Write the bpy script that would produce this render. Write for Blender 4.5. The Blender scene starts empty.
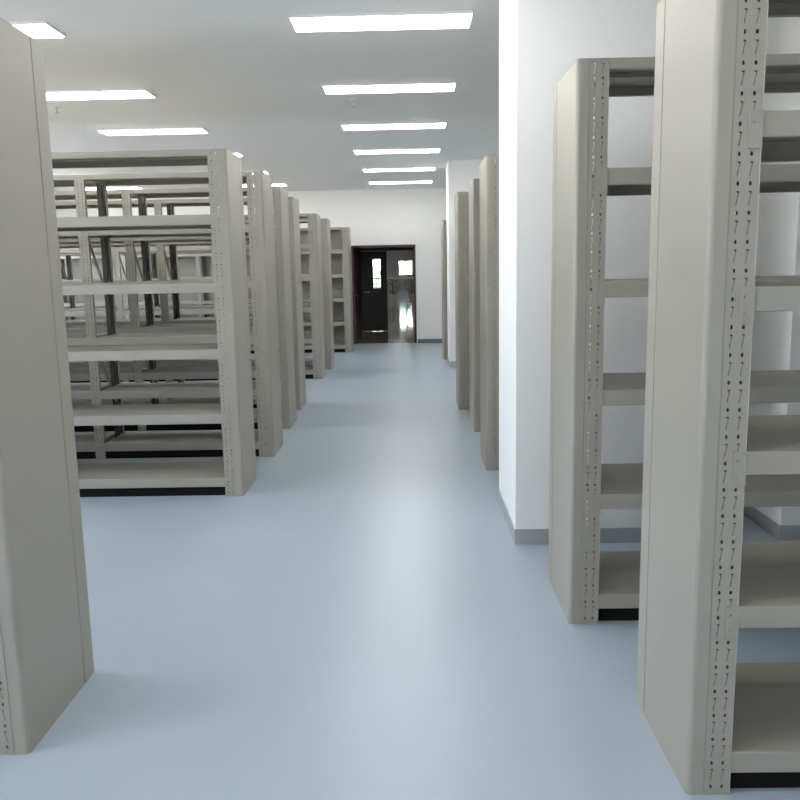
import bpy, bmesh, math
from mathutils import Vector, Matrix

S = bpy.context.scene
COL = S.collection

# ------------------------------------------------------------------ materials
def mat(name, color, rough=0.5, metal=0.0, spec=0.5, noise=0.0, nscale=6.0, bump=0.0, bscale=60.0, rnoise=0.0, coords=True):
    m = bpy.data.materials.new(name); m.use_nodes = True
    nt = m.node_tree; b = nt.nodes['Principled BSDF']
    b.inputs['Base Color'].default_value = (*color, 1)
    b.inputs['Roughness'].default_value = rough
    b.inputs['Metallic'].default_value = metal
    b.inputs['Specular IOR Level'].default_value = spec
    tc = nt.nodes.new('ShaderNodeTexCoord')
    if noise or rnoise:
        n = nt.nodes.new('ShaderNodeTexNoise'); n.inputs['Scale'].default_value = nscale; n.inputs['Detail'].default_value = 4
        nt.links.new(tc.outputs['Object'], n.inputs['Vector'])
    if noise:
        r = nt.nodes.new('ShaderNodeMapRange')
        r.inputs['From Min'].default_value = 0.0; r.inputs['From Max'].default_value = 1.0
        r.inputs['To Min'].default_value = 1 - noise; r.inputs['To Max'].default_value = 1 + noise
        nt.links.new(n.outputs['Fac'], r.inputs['Value'])
        v = nt.nodes.new('ShaderNodeVectorMath'); v.operation = 'SCALE'
        v.inputs[0].default_value = color
        nt.links.new(r.outputs['Result'], v.inputs['Scale'])
        nt.links.new(v.outputs['Vector'], b.inputs['Base Color'])
    if rnoise:
        r = nt.nodes.new('ShaderNodeMapRange')
        r.inputs['From Min'].default_value = 0.0; r.inputs['From Max'].default_value = 1.0
        r.inputs['To Min'].default_value = rough - rnoise; r.inputs['To Max'].default_value = rough + rnoise
        nt.links.new(n.outputs['Fac'], r.inputs['Value']); nt.links.new(r.outputs['Result'], b.inputs['Roughness'])
    if bump:
        n2 = nt.nodes.new('ShaderNodeTexNoise'); n2.inputs['Scale'].default_value = bscale; n2.inputs['Detail'].default_value = 3
        nt.links.new(tc.outputs['Object'], n2.inputs['Vector'])
        bp = nt.nodes.new('ShaderNodeBump'); bp.inputs['Strength'].default_value = bump; bp.inputs['Distance'].default_value = 0.01
        nt.links.new(n2.outputs['Fac'], bp.inputs['Height']); nt.links.new(bp.outputs['Normal'], b.inputs['Normal'])
    return m

def emit(name, color, strength):
    m = bpy.data.materials.new(name); m.use_nodes = True
    nt = m.node_tree; nt.nodes.remove(nt.nodes['Principled BSDF'])
    e = nt.nodes.new('ShaderNodeEmission'); e.inputs['Color'].default_value = (*color, 1); e.inputs['Strength'].default_value = strength
    nt.links.new(e.outputs[0], nt.nodes['Material Output'].inputs['Surface'])
    return m

M = dict(
    paint=mat('rack_paint', (0.335, 0.315, 0.272), 0.42, noise=0.02, nscale=3, bump=0.03, bscale=220),
    wall=mat('white_wall', (0.87, 0.87, 0.86), 0.75, noise=0.01, nscale=1.5, bump=0.03, bscale=90),
    ceil=mat('ceiling_white', (0.90, 0.90, 0.885), 0.85, noise=0.01, nscale=1.0),
    floor=mat('blue_floor', (0.35, 0.415, 0.48), 0.30, spec=0.5, noise=0.02, nscale=1.2, rnoise=0.04),
    skirt=mat('steel_skirting', (0.5, 0.51, 0.52), 0.4, metal=0.6, noise=0.08, nscale=5),
    bskirt=mat('dark_skirting', (0.16, 0.18, 0.21), 0.45),
    inner=mat('post_inner_steel', (0.07, 0.066, 0.06), 0.7),  # shade inside the hollow posts, put into the colour
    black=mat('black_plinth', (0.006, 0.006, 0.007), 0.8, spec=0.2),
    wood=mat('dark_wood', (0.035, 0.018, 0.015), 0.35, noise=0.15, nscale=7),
    redwood=mat('red_wood', (0.085, 0.03, 0.022), 0.35, noise=0.15, nscale=7),
    lframe=mat('light_frame', (0.85, 0.85, 0.85), 0.4),
    steel=mat('brushed_steel', (0.6, 0.6, 0.6), 0.3, metal=1.0),
    lobbyfloor=mat('lobby_stone', (0.36, 0.32, 0.28), 0.07, spec=0.6, noise=0.15, nscale=1.2),
    lobbywall=mat('lobby_wall', (0.60, 0.59, 0.57), 0.8),
    green=mat('hedge_green', (0.36, 0.44, 0.22), 0.8, noise=0.4, nscale=3),
    leaf=mat('plant_leaf', (0.03, 0.06, 0.02), 0.5, noise=0.3, nscale=8),
    pave=mat('outdoor_paving', (0.5, 0.5, 0.48), 0.8),
)
LIGHT_STRENGTH = 16.0
M['diffuser'] = emit('light_diffuser', (1.0, 0.985, 0.955), LIGHT_STRENGTH)
g = bpy.data.materials.new('clear_glass'); g.use_nodes = True
gb = g.node_tree.nodes['Principled BSDF']
gb.inputs['Transmission Weight'].default_value = 1.0; gb.inputs['Roughness'].default_value = 0.02; gb.inputs['IOR'].default_value = 1.05
M['glass'] = g

# ------------------------------------------------------------------ mesh helpers
def add_box(bm, x0, y0, z0, x1, y1, z1, bevel=0.0):
    x0, x1 = sorted((x0, x1)); y0, y1 = sorted((y0, y1)); z0, z1 = sorted((z0, z1))
    vs = [bm.verts.new(p) for p in ((x0,y0,z0),(x1,y0,z0),(x1,y1,z0),(x0,y1,z0),(x0,y0,z1),(x1,y0,z1),(x1,y1,z1),(x0,y1,z1))]
    fs = [bm.faces.new([vs[i] for i in f]) for f in ((3,2,1,0),(4,5,6,7),(0,1,5,4),(1,2,6,5),(2,3,7,6),(3,0,4,7))]
    if bevel:
        es = {e for f in fs for e in f.edges}
        bmesh.ops.bevel(bm, geom=list(es), offset=bevel, segments=2, affect='EDGES', profile=0.5)

def add_prism(bm, pts, z0, z1):
    lo = [bm.verts.new((x, y, z0)) for x, y in pts]; hi = [bm.verts.new((x, y, z1)) for x, y in pts]
    n = len(pts)
    for i in range(n):
        bm.faces.new((lo[i], lo[(i+1) % n], hi[(i+1) % n], hi[i]))
    bm.faces.new(lo[::-1]); bm.faces.new(hi)

def add_cyl(bm, c, r, depth, axis='Z', seg=16, r2=None):
    rot = {'Z': Matrix.Identity(4), 'Y': Matrix.Rotation(math.pi/2, 4, 'X'), 'X': Matrix.Rotation(math.pi/2, 4, 'Y')}[axis]
    bmesh.ops.create_cone(bm, cap_ends=True, segments=seg, radius1=r, radius2=r if r2 is None else r2, depth=depth,
                          matrix=Matrix.Translation(c) @ rot)

def mesh(name, bm, material, merge=False):
    if merge: bmesh.ops.remove_doubles(bm, verts=bm.verts, dist=1e-5)
    bmesh.ops.recalc_face_normals(bm, faces=bm.faces)
    me = bpy.data.meshes.new(name); bm.to_mesh(me); bm.free()
    me.materials.append(material)
    return me

def link(name, me, parent=None, loc=(0, 0, 0)):
    o = bpy.data.objects.new(name, me); COL.objects.link(o); o.location = loc
    if parent: o.parent = parent
    return o

def obj(name, bm, material, parent=None, loc=(0, 0, 0)):
    return link(name, mesh(name, bm, material), parent, loc)

def tag(o, label=None, cat=None, group=None, kind=None):
    if label: o['label'] = label
    if cat: o['category'] = cat
    if group: o['group'] = group
    if kind: o['kind'] = kind
    return o

def empty(name, loc=(0, 0, 0)):
    o = bpy.data.objects.new(name, None); COL.objects.link(o); o.location = loc; o.empty_display_size = 0.2
    return o

def struct(name, boxes, material, parent=None, label=None, bevel=0.0):
    bm = bmesh.new()
    for b in boxes: add_box(bm, *b, bevel=bevel)
    o = obj(name, bm, material, parent)
    if not parent: o['kind'] = 'structure'
    if label: o['label'] = label
    return o

# ------------------------------------------------------------------ setting
CH = 3.20                       # ceiling height
BW = 17.33                      # back wall plane
XL, XR, YF = -8.2, 3.0, -4.5    # room limits
struct('floor', [(XL-.2, YF-.2, -.1, XR+.2, BW+.12, 0)], M['floor'], label='pale blue glossy resin floor running down the aisle')
struct('ceiling', [(XL-.2, YF-.2, CH, XR+.2, BW+.12, CH+.12)], M['ceil'], label='plain white ceiling above the racks')
WL = [(-2.6, .2), (2.4, 5.2), (7.4, 10.2), (11.4, 14.2)]; WZ0, WZ1 = 1.75, 3.05
ys = [YF] + [v for p in WL for v in p] + [BW]
struct('wall_left', [(XL-.2, ys[k], 0, XL, ys[k+1], CH) for k in range(0, len(ys), 2)] +
       [b for a, c in WL for b in ((XL-.2, a, 0, XL, c, WZ0), (XL-.2, a, WZ1, XL, c, CH))], M['wall'])
for k, (a, c) in enumerate(WL):  # unseen windows, added with area lamps to brighten the ceiling
    w = empty('window_%d' % (k+3), (XL, (a+c)/2, WZ0)); w['kind'] = 'structure'  # added unseen window
    bm = bmesh.new(); h = WZ1-WZ0; l = (c-a)/2
    for q in ((-.10, -l, 0, -.04, -l+.05, h), (-.10, l-.05, 0, -.04, l, h), (-.10, -l+.05, 0, -.04, l-.05, .05), (-.10, -l+.05, h-.05, -.04, l-.05, h), (-.10, -.025, .05, -.04, .025, h-.05)): add_box(bm, *q)
    obj('window_frame', bm, M['lframe'], w)  # frame of the added window
    bm = bmesh.new(); add_box(bm, -.075, -l+.05, .05, -.069, l-.05, h-.05); obj('window_pane', bm, M['glass'], w)  # pane of the added window
    ld = bpy.data.lights.new('window_daylight', 'AREA'); ld.shape = 'RECTANGLE'; ld.size = h-.1; ld.size_y = c-a-.1; ld.energy = 100; ld.color = (1.0, .99, .97)  # added fill for the ceiling
    lo = bpy.data.objects.new('window_daylight', ld); COL.objects.link(lo); lo.location = (XL-.02, (a+c)/2, (WZ0+WZ1)/2); lo.rotation_euler = (0, -math.pi/2, 0)
struct('wall_right', [(XR, YF, 0, XR+.2, BW, CH)], M['wall'])
struct('wall_front', [(XL, YF-.2, 0, XR, YF, CH)], M['wall'])
DX0, DX1, DZ = -1.25, 0.095, 2.065
struct('wall_back', [(XL, BW, 0, DX0, BW+.12, CH), (DX1, BW, 0, XR, BW+.12, CH), (DX0, BW, DZ, DX1, BW+.12, CH)], M['wall'],
       label='white end wall around the dark doorway')
struct('baseboard_back', [(XL, BW-.012, 0, DX0-.02, BW-.0005, .085), (DX1+.02, BW-.012, 0, XR, BW-.0005, .085)], M['bskirt'])

def pillar(name, x0, y0, x1, y1, label):
    struct(name, [(x0, y0, 0, x1, y1, CH)], M['wall'], label=label)
PIL = [('wall_pillar_1', .566, 4.45, 1.42, 5.33), ('wall_pillar_2', 2.055, 4.45, 2.85, 5.33), ('wall_pillar_3', .60, 12.99, 1.45, 13.87)]
LABP = ['square white pillar between the near and far racks on the right',
        'white pillar seen through the shelves at the right edge', 'far white pillar beyond the right-hand racks']
for i, (n, x0, y0, x1, y1) in enumerate(PIL):
    o = struct('wall_' + 'abc'[i], [(x0, y0, 0, x1, y1, CH)], M['wall'], label=LABP[i])
    o.name = 'pillar_%d' % (i+1)
    t = .007; e = .0004
    bm = bmesh.new()
    add_box(bm, x0-t, y0-t, 0, x1+t, y0-e, .088); add_box(bm, x0-t, y1+e, 0, x1+t, y1+t, .088)
    add_box(bm, x0-t, y0-e, 0, x0-e, y1+e, .088); add_box(bm, x1+e, y0-e, 0, x1+t, y1+e, .088)
    k = obj('baseboard', bm, M['skirt']); k.name = 'baseboard_pillar_%d' % (i+1)
    k['kind'] = 'structure'; k['label'] = ['steel skirting strip around the near white pillar', 'steel skirting strip around the pillar behind the shelves', 'steel skirting strip around the far white pillar'][i]

# ------------------------------------------------------------------ doorway, passage, lobby
d1 = empty('door_1', ((DX0+DX1)/2, BW, 0)); tag(d1, 'dark reddish wooden door frame in the end wall', kind='structure')
def at(o, name, boxes, material, bevel=0.0, label=None):
    bm = bmesh.new()
    for b in boxes: add_box(bm, b[0]-o.location.x, b[1]-o.location.y, b[2]-o.location.z, b[3]-o.location.x, b[4]-o.location.y, b[5]-o.location.z, bevel=bevel)
    c = obj(name, bm, material, o)
    if label: c['label'] = label
    return c
VY = 20.95
at(d1, 'door_frame', [(DX0, BW-.015, 0, DX0+.045, BW+.14, DZ), (DX1-.045, BW-.015, 0, DX1, BW+.14, DZ), (DX0+.045, BW-.015, DZ-.045, DX1-.045, BW+.14, DZ)], M['redwood'], bevel=.003)
for s, xx in (('l', DX0-.02), ('r', DX1-.02)):
    lf = at(d1, 'door_leaf', [(xx, BW+.16, .01, xx+.04, BW+.80, DZ-.06)], M['wood' if s == 'l' else 'redwood'], bevel=.003,
            label='door leaf folded back against the passage wall')
    bm = bmesh.new(); yy = .70; sx = xx + (.055 if s == 'l' else -.015) - d1.location.x
    add_cyl(bm, (sx, yy, 1.0), .010, .04, 'X'); add_box(bm, sx-.008+(.02 if s=='l' else -.02), yy-.11, .99, sx+.008+(.02 if s=='l' else -.02), yy+.01, 1.01, bevel=.003)
    obj('door_handle', bm, M['steel'], lf)
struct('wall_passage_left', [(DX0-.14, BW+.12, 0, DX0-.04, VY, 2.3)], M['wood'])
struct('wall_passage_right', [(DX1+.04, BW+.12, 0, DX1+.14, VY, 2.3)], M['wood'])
struct('ceiling_passage', [(DX0-.14, BW+.12, 2.3, DX1+.14, VY+.06, 2.36)], M['lobbywall'])
struct('floor_passage', [(DX0-.14, BW+.12, -.1, DX1+.14, VY+.10, -.002)], M['lobbyfloor'])
# second doorway: closed leaf with a glass slot on the left, open on the right
d2 = empty('door_2', (-.62, VY, 0)); tag(d2, 'inner dark wooden door with a narrow glass slot beyond the doorway', kind='structure')
LX0, LX1 = -1.29, -.62
px0, px1, pz0, pz1 = -.97, -.78, 1.08, 1.84
at(d2, 'door_leaf', [(LX0, VY+.01, .01, px0, VY+.05, 2.02), (px1, VY+.01, .01, LX1, VY+.05, 2.02),
                     (px0, VY+.01, .01, px1, VY+.05, pz0), (px0, VY+.01, pz1, px1, VY+.05, 2.02)], M['wood'])
at(d2, 'glass_pane', [(px0, VY+.025, pz0, px1, VY+.031, pz1)], M['glass'])
at(d2, 'door_frame', [(LX0, VY, 2.03, DX1+.04, VY+.08, 2.10), (DX1-.02, VY, 0, DX1+.04, VY+.08, 2.03)], M['redwood'])
bm = bmesh.new(); add_cyl(bm, (-.56, -.02, 1.0), .012, .05, 'Y'); add_box(bm, -.58, -.055, .99, -.44, -.04, 1.01, bevel=.004)
obj('door_handle', bm, M['steel'], d2)
struct('wall_lobby_near', [(-7, VY, 0, DX0-.04, VY+.1, 3.2), (DX1+.04, VY, 0, 7, VY+.1, 3.2), (DX0-.04, VY, 2.10, DX1+.04, VY+.1, 3.2)], M['lobbywall'])
LY = 55.0
struct('floor_lobby', [(-7, VY+.1, -.1, 7, LY, -.002)], M['lobbyfloor'])
struct('ceiling_lobby', [(-7, VY, 3.2, 7, LY, 3.3)], M['lobbywall'])
struct('wall_lobby_left', [(-7.2, VY, 0, -7, LY, 3.2)], M['lobbywall'])
struct('wall_lobby_right', [(7, VY, 0, 7.2, LY, 3.2)], M['lobbywall'])
W = [(-2.75, -1.9, .35, 2.3), (-.85, .1, 1.15, 2.15)]
struct('wall_lobby_far', [(-7, LY, 0, W[0][0], LY+.2, 3.2), (W[0][1], LY, 0, W[1][0], LY+.2, 3.2), (W[1][1], LY, 0, 7, LY+.2, 3.2),
    (W[0][0], LY, 0, W[0][1], LY+.2, W[0][2]), (W[0][0], LY, W[0][3], W[0][1], LY+.2, 3.2),
    (W[1][0], LY, 0, W[1][1], LY+.2, W[1][2]), (W[1][0], LY, W[1][3], W[1][1], LY+.2, 3.2)], M['lobbywall'])
for i, (a, b, z0, z1) in enumerate(W):
    w = empty('window_%d' % (i+1), ((a+b)/2, LY, z0)); tag(w, ['tall bright window at the far end of the lobby', 'small bright window at the far end of the lobby'][i], kind='structure')
    at(w, 'window_frame', [(a, LY-.02, z0, a+.05, LY+.06, z1), (b-.05, LY-.02, z0, b, LY+.06, z1), (a+.05, LY-.02, z0, b-.05, LY+.06, z0+.05), (a+.05, LY-.02, z1-.05, b-.05, LY+.06, z1), ((a+b)/2-.02, LY-.01, z0+.05, (a+b)/2+.02, LY+.05, z1-.05)], M['lframe'])
    at(w, 'window_pane', [(a+.05, LY+.02, z0+.05, b-.05, LY+.03, z1-.05)], M['glass'])
# low rail and a glazed balustrade halfway down the lobby
r = empty('handrail', (-.4, 40, 0)); tag(r, 'low metal railing crossing the lobby beyond the doorway', 'railing')
at(r, 'top_rail', [(-3.5, 39.98, 1.12, 3.0, 40.04, 1.18)], M['lframe'])
for k in range(7):
    at(r, 'baluster', [(-3.4+k*1.05, 39.99, 0, -3.36+k*1.05, 40.03, 1.12)], M['steel'])
for k, (x, y, h) in enumerate(((-.95, 41.5, .78), (.02, 42.5, .95))):
    t = empty('potted_plant', (x, y, -.002)); tag(t, ['dark bushy potted plant behind the lobby railing, near its middle', 'taller dark potted plant behind the lobby railing, right of the other one'][k], 'plant', 'potted plants in the lobby')
    bm = bmesh.new(); add_cyl(bm, (0, 0, .15), .14, .30, r2=.19); obj('pot', bm, M['lobbywall'], t)
    bm = bmesh.new()
    for q in range(70):
        a = q*2.39996; u = (q+.5)/70; l = .16+.20*math.sin(math.pi*u)
        c = Vector((l*math.cos(a), l*math.sin(a), .34 + u*h)); d = Vector((math.cos(a), math.sin(a), .5))
        sd = Vector((-math.sin(a), math.cos(a), 0))*.045
        vs = [bm.verts.new(c-d*.10), bm.verts.new(c+sd+Vector((0,0,.02))), bm.verts.new(c+d*.12), bm.verts.new(c-sd+Vector((0,0,.02)))]
        bm.faces.new(vs)
    add_cyl(bm, (0, 0, .30+h*.45), .02, h*.9)
    obj('foliage', bm, M['leaf'], t)
struct('ground_outside', [(-30, LY+.2, -.2, 30, LY+40, -.05)], M['pave'])
bm = bmesh.new()
import random
random.seed(4)
for k in range(26):
    bmesh.ops.create_icosphere(bm, subdivisions=2, radius=random.uniform(.5, .95), matrix=Matrix.Translation((-9+k*.72, LY+9+random.uniform(-.3, .3), random.uniform(.45, 1.4))))
for v in bm.verts: v.co += Vector((random.uniform(-.07, .07), random.uniform(-.07, .07), random.uniform(-.07, .07)))
tag(obj('hedge', bm, M['green']), 'green hedge outside the far lobby windows', 'hedge', kind='stuff')

# ------------------------------------------------------------------ ceiling lights
def light_mesh():
    bm = bmesh.new(); a, b, w = .60, .155, .010
    for q in ((-a, -b, -.018, a, -b+w, 0), (-a, b-w, -.018, a, b, 0), (-a, -b+w, -.018, -a+w, b-w, 0), (a-w, -b+w, -.018, a, b-w, 0)):
        add_box(bm, *q)
    fr = mesh('light_frame', bm, M['lframe'])
    bm = bmesh.new(); add_box(bm, -a+w, -b+w, -.024, a-w, b-w, -.002)
    return fr, mesh('diffuser', bm, M['diffuser'])
LF, LD = light_mesh()
ROWS = [-.32, 1.71, 3.74, 5.78, 7.79, 9.79, 11.80, 13.93, 15.93]
ordn = {3: 'nearest', 4: 'second', 5: 'third', 6: 'fourth', 7: 'fifth', 8: 'farthest'}
for ci, cx in enumerate((-.17, -2.96, -5.75)):
    for ri, y in enumerate(ROWS):
        t = empty('ceiling_light', (cx, y, CH))
        if ri < 3: lab = 'long white ceiling light panel behind the viewer'; grp = 'ceiling lights out of view behind the camera'
        elif ci == 0: lab = 'long white ceiling light over the aisle, %s in view from the camera' % ordn[ri]; grp = 'ceiling lights over the aisle'
        elif ci == 1: lab = 'long white ceiling light over the left racks, %s in view from the camera' % ordn[ri]; grp = 'ceiling lights over the left racks'
        else: lab = 'long white ceiling light over the far left side, %s of its row' % ordn[ri]; grp = 'ceiling lights over the far left side'
        tag(t, lab, 'ceiling light', grp)
        link('light_frame', LF, t); link('diffuser', LD, t)
for k, (x, y) in enumerate([(x, y) for x in (-3.6, -1.0, 1.6) for y in (23.5, 30, 36.5, 43, 49)]):  # panels out of view, added to lift the lobby brightness
    t = empty('ceiling_light', (x, y, 3.2)); tag(t, 'ceiling light of the lobby beyond the doorway', 'ceiling light', 'lobby ceiling lights')
    link('light_frame', LF, t); link('diffuser', LD, t)
# sprinklers
for k, (x, y) in enumerate(((-.548, 8.345), (-3.48, 8.36))):
    t = empty('ceiling_sprinkler', (x, y, CH)); tag(t, ['small metal sprinkler head on the ceiling above the aisle', 'small metal sprinkler head on the ceiling above the left racks'][k], 'sprinkler', 'ceiling sprinklers')
    bm = bmesh.new(); add_cyl(bm, (0, 0, -.004), .035, .008); obj('escutcheon', bm, M['lframe'], t)
    bm = bmesh.new(); add_cyl(bm, (0, 0, -.03), .009, .046); add_cyl(bm, (0, 0, -.056), .022, .004); obj('sprinkler_head', bm, M['skirt'], t)

# ------------------------------------------------------------------ racks
RH, PITCH, Z0, LIP = 2.357, .4509, .068, .066
PW, PX0, BAY = .074, .052, 1.396      # post width, first post's offset from the aisle face, frame to frame
HP = PITCH/6

def holed_cell(bm, x0, z0, x1, z1, pts):
    mx, mz = (x0+x1)/2, (z0+z1)/2
    outer = [(x1, mz), (x1, z1), (mx, z1), (x0, z1), (x0, mz), (x0, z0), (mx, z0), (x1, z0)]
    o = [bm.verts.new((p[0], 0, p[1])) for p in outer]; i = [bm.verts.new((p[0], 0, p[1])) for p in pts]
    for k in range(8):
        bm.faces.new((o[k], o[(k+1) % 8], i[(k+1) % 8], i[k]))

def post_mesh(sx, back):
    bm = bmesh.new(); n = int(RH/HP); zt = 0.0
    z = (RH - n*HP)/2
    def strip(z0, z1):
        vs = [bm.verts.new(p) for p in ((0, 0, z0), (PW/2, 0, z0), (PW, 0, z0), (PW, 0, z1), (PW/2, 0, z1), (0, 0, z1))]
        bm.faces.new((vs[0], vs[1], vs[4], vs[5])); bm.faces.new((vs[1], vs[2], vs[3], vs[4]))
    strip(0, z); strip(z+n*HP, RH)
    for k in range(n):
        zz = z + k*HP; a = zz + HP*.36
        for c, (x0, x1) in enumerate(((0, PW/2), (PW/2, PW))):
            cx = PW*(.26, .70)[c]
            cz = (zz+a)/2
            holed_cell(bm, x0, zz, x1, a, [(cx + .0046*math.cos(t*math.pi/4), cz + .0062*math.sin(t*math.pi/4)) for t in range(8)])
            # keyhole slot: wide at the top, leaning down to a narrow foot
            d = (1, 1)[c]; zc = (a+zz+HP)/2; h = .0185
            holed_cell(bm, x0, a, x1, zz+HP, [(cx+.0016*d, zc+.002), (cx+.0052*d, zc+h-.003), (cx+.0048*d, zc+h), (cx-.0030*d, zc+h),
                                               (cx-.0028*d, zc+h-.003), (cx+.0022*d, zc+h-.005), (cx-.0040*d, zc-h), (cx-.0018*d, zc-h)])
    for xx in (0, PW):       # flanges
        zs = [0, RH]
        vs = [bm.verts.new(p) for p in ((xx, 0, 0), (xx, .034, 0), (xx, .034, RH), (xx, 0, RH))]
        bm.faces.new(vs)
        xi = xx + (.014 if xx == 0 else -.044)      # returned edge
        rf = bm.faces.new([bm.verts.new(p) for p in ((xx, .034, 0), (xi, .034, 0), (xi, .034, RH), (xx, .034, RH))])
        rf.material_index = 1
    bmesh.ops.remove_doubles(bm, verts=bm.verts, dist=1e-5)
    bmesh.ops.recalc_face_normals(bm, faces=bm.faces)
    bmesh.ops.solidify(bm, geom=list(bm.faces), thickness=.0018)
    for v in bm.verts:
        v.co.x *= sx
        if back: v.co.y *= -1
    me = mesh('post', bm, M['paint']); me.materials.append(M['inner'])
    return me

def panel_mesh(sx, D):
    bm = bmesh.new(); r = .016; pts = []
    for k in range(5):
        a = k*math.pi/8; pts.append((r - r*math.cos(a) if False else r - r*math.sin(math.pi/2-a), r - r*math.cos(math.pi/2-a)))
    # pts run from (0, r) round to (r, 0): reverse so that the outline starts at the near inner corner
    pts = [(PX0-.001, 0)] + [(x, y) for x, y in pts[::-1]]
    g0 = D - .105
    for gy in (g0,):
        pts += [(0, gy-.005), (.006, gy-.0025), (.006, gy+.0025), (0, gy+.005)]
    pts += [(r - r*math.cos(k*math.pi/8), D - r + r*math.sin(k*math.pi/8)) for k in range(5)]
    pts += [(PX0-.001, D)]
    add_prism(bm, [(x*sx, y) for x, y in pts], 0, RH)
    return mesh('side_panel', bm, M['paint'])

def shelf_mesh(sx, D, top):
    L = BAY - PW; y0, y1 = .003, D-.003; lip = LIP if not top else .042; bm = bmesh.new()
    def b(x0, ya, z0, x1, yb, z1, bev=0.0): add_box(bm, sx*x0, ya, z0, sx*x1, yb, z1, bevel=bev)
    b(0, y0, lip-.003, L, y1, lip)                                   # deck
    b(0, y0-.001, 0, L, y0+.012, lip+.0005, .003); b(0, y1-.012, 0, L, y1+.001, lip+.0005, .003)     # folded front and back lips
    b(0, y0+.012, .0, L, y0+.026, .003); b(0, y1-.026, .0, L, y1-.012, .003)
    b(0, y0+.012, .006, .003, y1-.012, lip-.003); b(L-.003, y0+.012, .006, L, y1-.012, lip-.003)
    b(.003, (y0+y1)/2-.03, lip-.022, L-.003, (y0+y1)/2+.03, lip-.003)        # stiffening rib
    return mesh('shelf', bm, M['paint'])

def bracket_mesh(sx, inner, back):
    bm = bmesh.new(); s = 1 if inner else -1
    def b(x0, ya, z0, x1, yb, z1): add_box(bm, sx*s*x0, (-1 if back else 1)*ya, z0, sx*s*x1, (-1 if back else 1)*yb, z1, bevel=.001)
    b(-.034, -.004, -.096, .003, -.0012, .0)
    add_cyl(bm, (sx*s*-.021, (-1 if back else 1)*-.006, -.028), .0045, .006, 'Y', 12)
    add_cyl(bm, (sx*s*-.019, (-1 if back else 1)*-.005, -.072), .0035, .003, 'Y', 10)
    return mesh('bracket', bm, M['paint'])

def brace_mesh(D, z0, z1, flip):
    bm = bmesh.new(); w = .038
    ya, yb = .036, D-.036
    if flip: ya, yb = yb, ya
    dy, dz = yb-ya, z1-z0; l = math.hypot(dy, dz); ny, nz = -dz/l*w/2, dy/l*w/2
    prof = [(ya+ny, z0+nz), (ya-ny, z0-nz), (yb-ny, z1-nz), (yb+ny, z1+nz)]
    lo = [bm.verts.new((-.004, y, z)) for y, z in prof]; hi = [bm.verts.new((.004, y, z)) for y, z in prof]
    for i in range(4): bm.faces.new((lo[i], lo[(i+1) % 4], hi[(i+1) % 4], hi[i]))
    bm.faces.new(lo[::-1]); bm.faces.new(hi)
    return mesh('brace', bm, M['paint'])

def dark_strip_mesh(sx):  # near-black strip closing the gap below the bottom shelf
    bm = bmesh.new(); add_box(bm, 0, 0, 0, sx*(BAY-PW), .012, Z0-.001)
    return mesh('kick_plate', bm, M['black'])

CACHE = {}
def get(key, fn, *a):
    if key not in CACHE: CACHE[key] = fn(*a)
    return CACHE[key]

def rack(sx, X, Y, D, bays, label, group, backed=False):
    root = empty('storage_rack', (X, Y, 0)); tag(root, label, 'storage rack', group)
    p = link('side_panel', get(('panel', sx, D), panel_mesh, sx, D), root)
    p['label'] = 'plain cover panel facing the aisle'
    for f in range(bays+1):
        fx = PX0 + f*BAY
        for back in (False, True):
            q = link('post', get(('post', sx, back), post_mesh, sx, back), root, (sx*fx, D if back else 0, 0))
        for k, (a, b_, fl) in enumerate(((1.33, 1.93, True), (.43, 1.03, True))):
            link('brace', get(('brace', D, k), brace_mesh, D, a, b_, fl), root, (sx*(fx+PW/2), 0, 0))
    for f in range(bays):
        x = PX0 + f*BAY + PW; L = BAY - PW
        link('kick_plate', get(('kick', sx), dark_strip_mesh, sx), root, (sx*x, .03, 0))
        link('kick_plate', get(('kick', sx), dark_strip_mesh, sx), root, (sx*x, D-.045, 0))
        for lv in range(6):
            top = lv == 5; z = Z0 + lv*PITCH
            if top: z = RH - .042
            sh = link('shelf', get(('shelf', sx, D, top), shelf_mesh, sx, D, top), root, (sx*x, 0, z))
            if lv == 0: continue
            zt = (.042 if top else LIP) + .002
            if top: continue
            for inner in (True, False):
                for back in (False, True):
                    link('bracket', get(('br', sx, inner, back), bracket_mesh, sx, inner, back), sh, (sx*(0 if inner else L), D if back else 0, zt))
    if backed:
        bm = bmesh.new(); x0 = PX0 + PW; x1 = PX0 + bays*BAY
        add_box(bm, sx*x0, D+.002, .05, sx*x1, D+.006, RH-.002)
        bk = link('back_panel', mesh('back_panel', bm, M['paint']), root)
    return root

GL, GR = 'steel storage racks left of the aisle', 'steel storage racks right of the aisle'
DL, DR = .50, .55
rack(-1, -1.280, 3.014-.57, .57, 2, 'closest grey steel rack on the left, its tall side panel cut by the photo edge', GL)
rack(-1, -1.203, 5.536, DL, 4, 'grey steel rack on the left with six long empty shelves facing the camera', GL)
rack(-1, -1.189, 6.751, DL, 4, 'second of the grouped grey racks on the left, right behind the wide open-fronted one', GL)
rack(-1, -1.236, 7.976, DL, 4, 'third of the grouped grey racks left of the aisle, mostly side panel in view', GL)
rack(-1, -1.279, 9.110, DL, 4, 'fourth and last of the tightly spaced grey racks on the left, before the gap', GL)
rack(-1, -1.3245, 11.76, DL, 4, 'grey rack on the left just beyond the gap, narrow strip of shelves in view', GL)
rack(-1, -1.2947, 12.909, DL, 4, 'grey rack on the left second from the dark doorway, thin panel edge in view', GL)
rack(-1, -1.1656, 15.607, DL, 4, 'farthest grey rack on the left, beside the dark doorway', GL, True)
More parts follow.
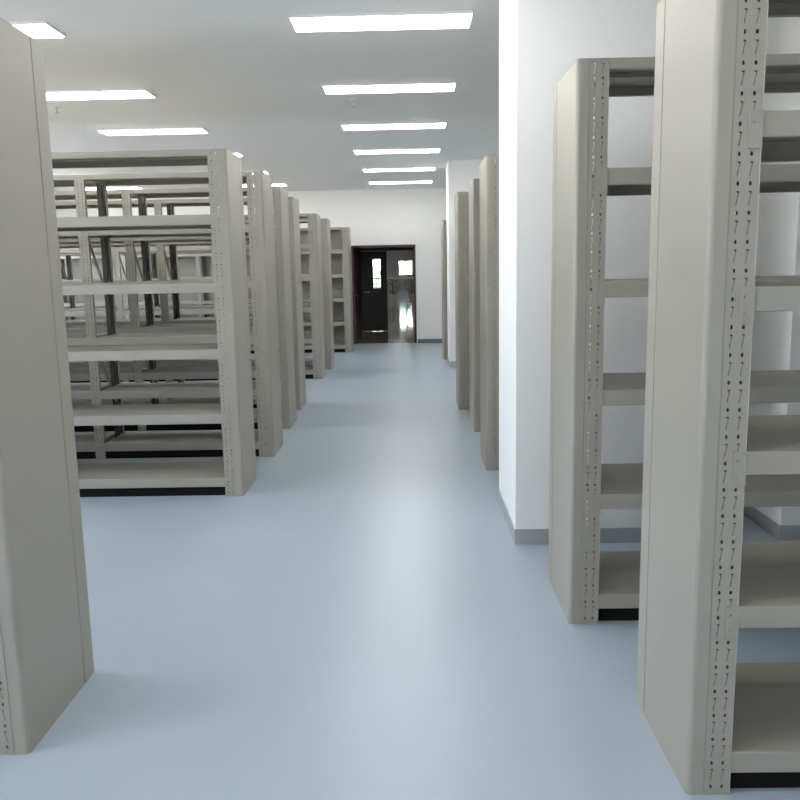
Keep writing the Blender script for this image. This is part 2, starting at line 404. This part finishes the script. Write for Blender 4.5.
rack(1, .7865, 2.2076, DR, 1, 'closest grey rack on the right with large perforated post and cover panel', GR)
rack(1, .6654, 3.3879, DR, 1, 'grey rack on the right directly in front of the near white pillar', GR)
rack(1, .5559, 6.1574, DR, 1, 'grey rack on the right directly behind the near white pillar', GR)
rack(1, .5745, 7.6766, DR, 1, 'middle of the three grey racks between the white pillars on the right', GR)
rack(1, .502, 8.935, DR, 1, 'farthest of the three grey racks between the white pillars on the right', GR)
rack(1, .535, 14.05, DR, 1, 'far grey rack on the right seen as a thin strip beside the far pillar', GR)

# ------------------------------------------------------------------ world
w = bpy.data.worlds.new('World'); S.world = w; w.use_nodes = True
bg = w.node_tree.nodes['Background']
sky = w.node_tree.nodes.new('ShaderNodeTexSky'); sky.sky_type = 'NISHITA'; sky.sun_disc = False
sky.sun_elevation = math.radians(50); sky.sun_rotation = math.radians(150)
w.node_tree.links.new(sky.outputs[0], bg.inputs['Color']); bg.inputs['Strength'].default_value = 3.5

# ------------------------------------------------------------------ camera
F_PX, PIT, ROL, YAW = 815.32, .1585, -.0191, -.0166
cd = bpy.data.cameras.new('camera'); cam = bpy.data.objects.new('camera', cd); COL.objects.link(cam)
cd.sensor_width = 36; cd.lens = 36*F_PX/800; cd.clip_start = .05; cd.clip_end = 300
F = Vector((math.sin(YAW)*math.cos(PIT), math.cos(YAW)*math.cos(PIT), -math.sin(PIT)))
R = F.cross(Vector((0, 0, 1))).normalized(); U = R.cross(F)
R2 = R*math.cos(ROL) + U*math.sin(ROL); U2 = -R*math.sin(ROL) + U*math.cos(ROL)
cam.matrix_world = Matrix(((R2.x, U2.x, -F.x, 0), (R2.y, U2.y, -F.y, 0), (R2.z, U2.z, -F.z, 1.55), (0, 0, 0, 1)))
S.camera = cam

S.view_settings.view_transform = 'Standard'; S.view_settings.look = 'None'
S.view_settings.gamma = 1.0; S.view_settings.exposure = 0.10
S.view_settings.use_curve_mapping = False
S.cycles.use_denoising = True
S.cycles.max_bounces = 10; S.cycles.diffuse_bounces = 6
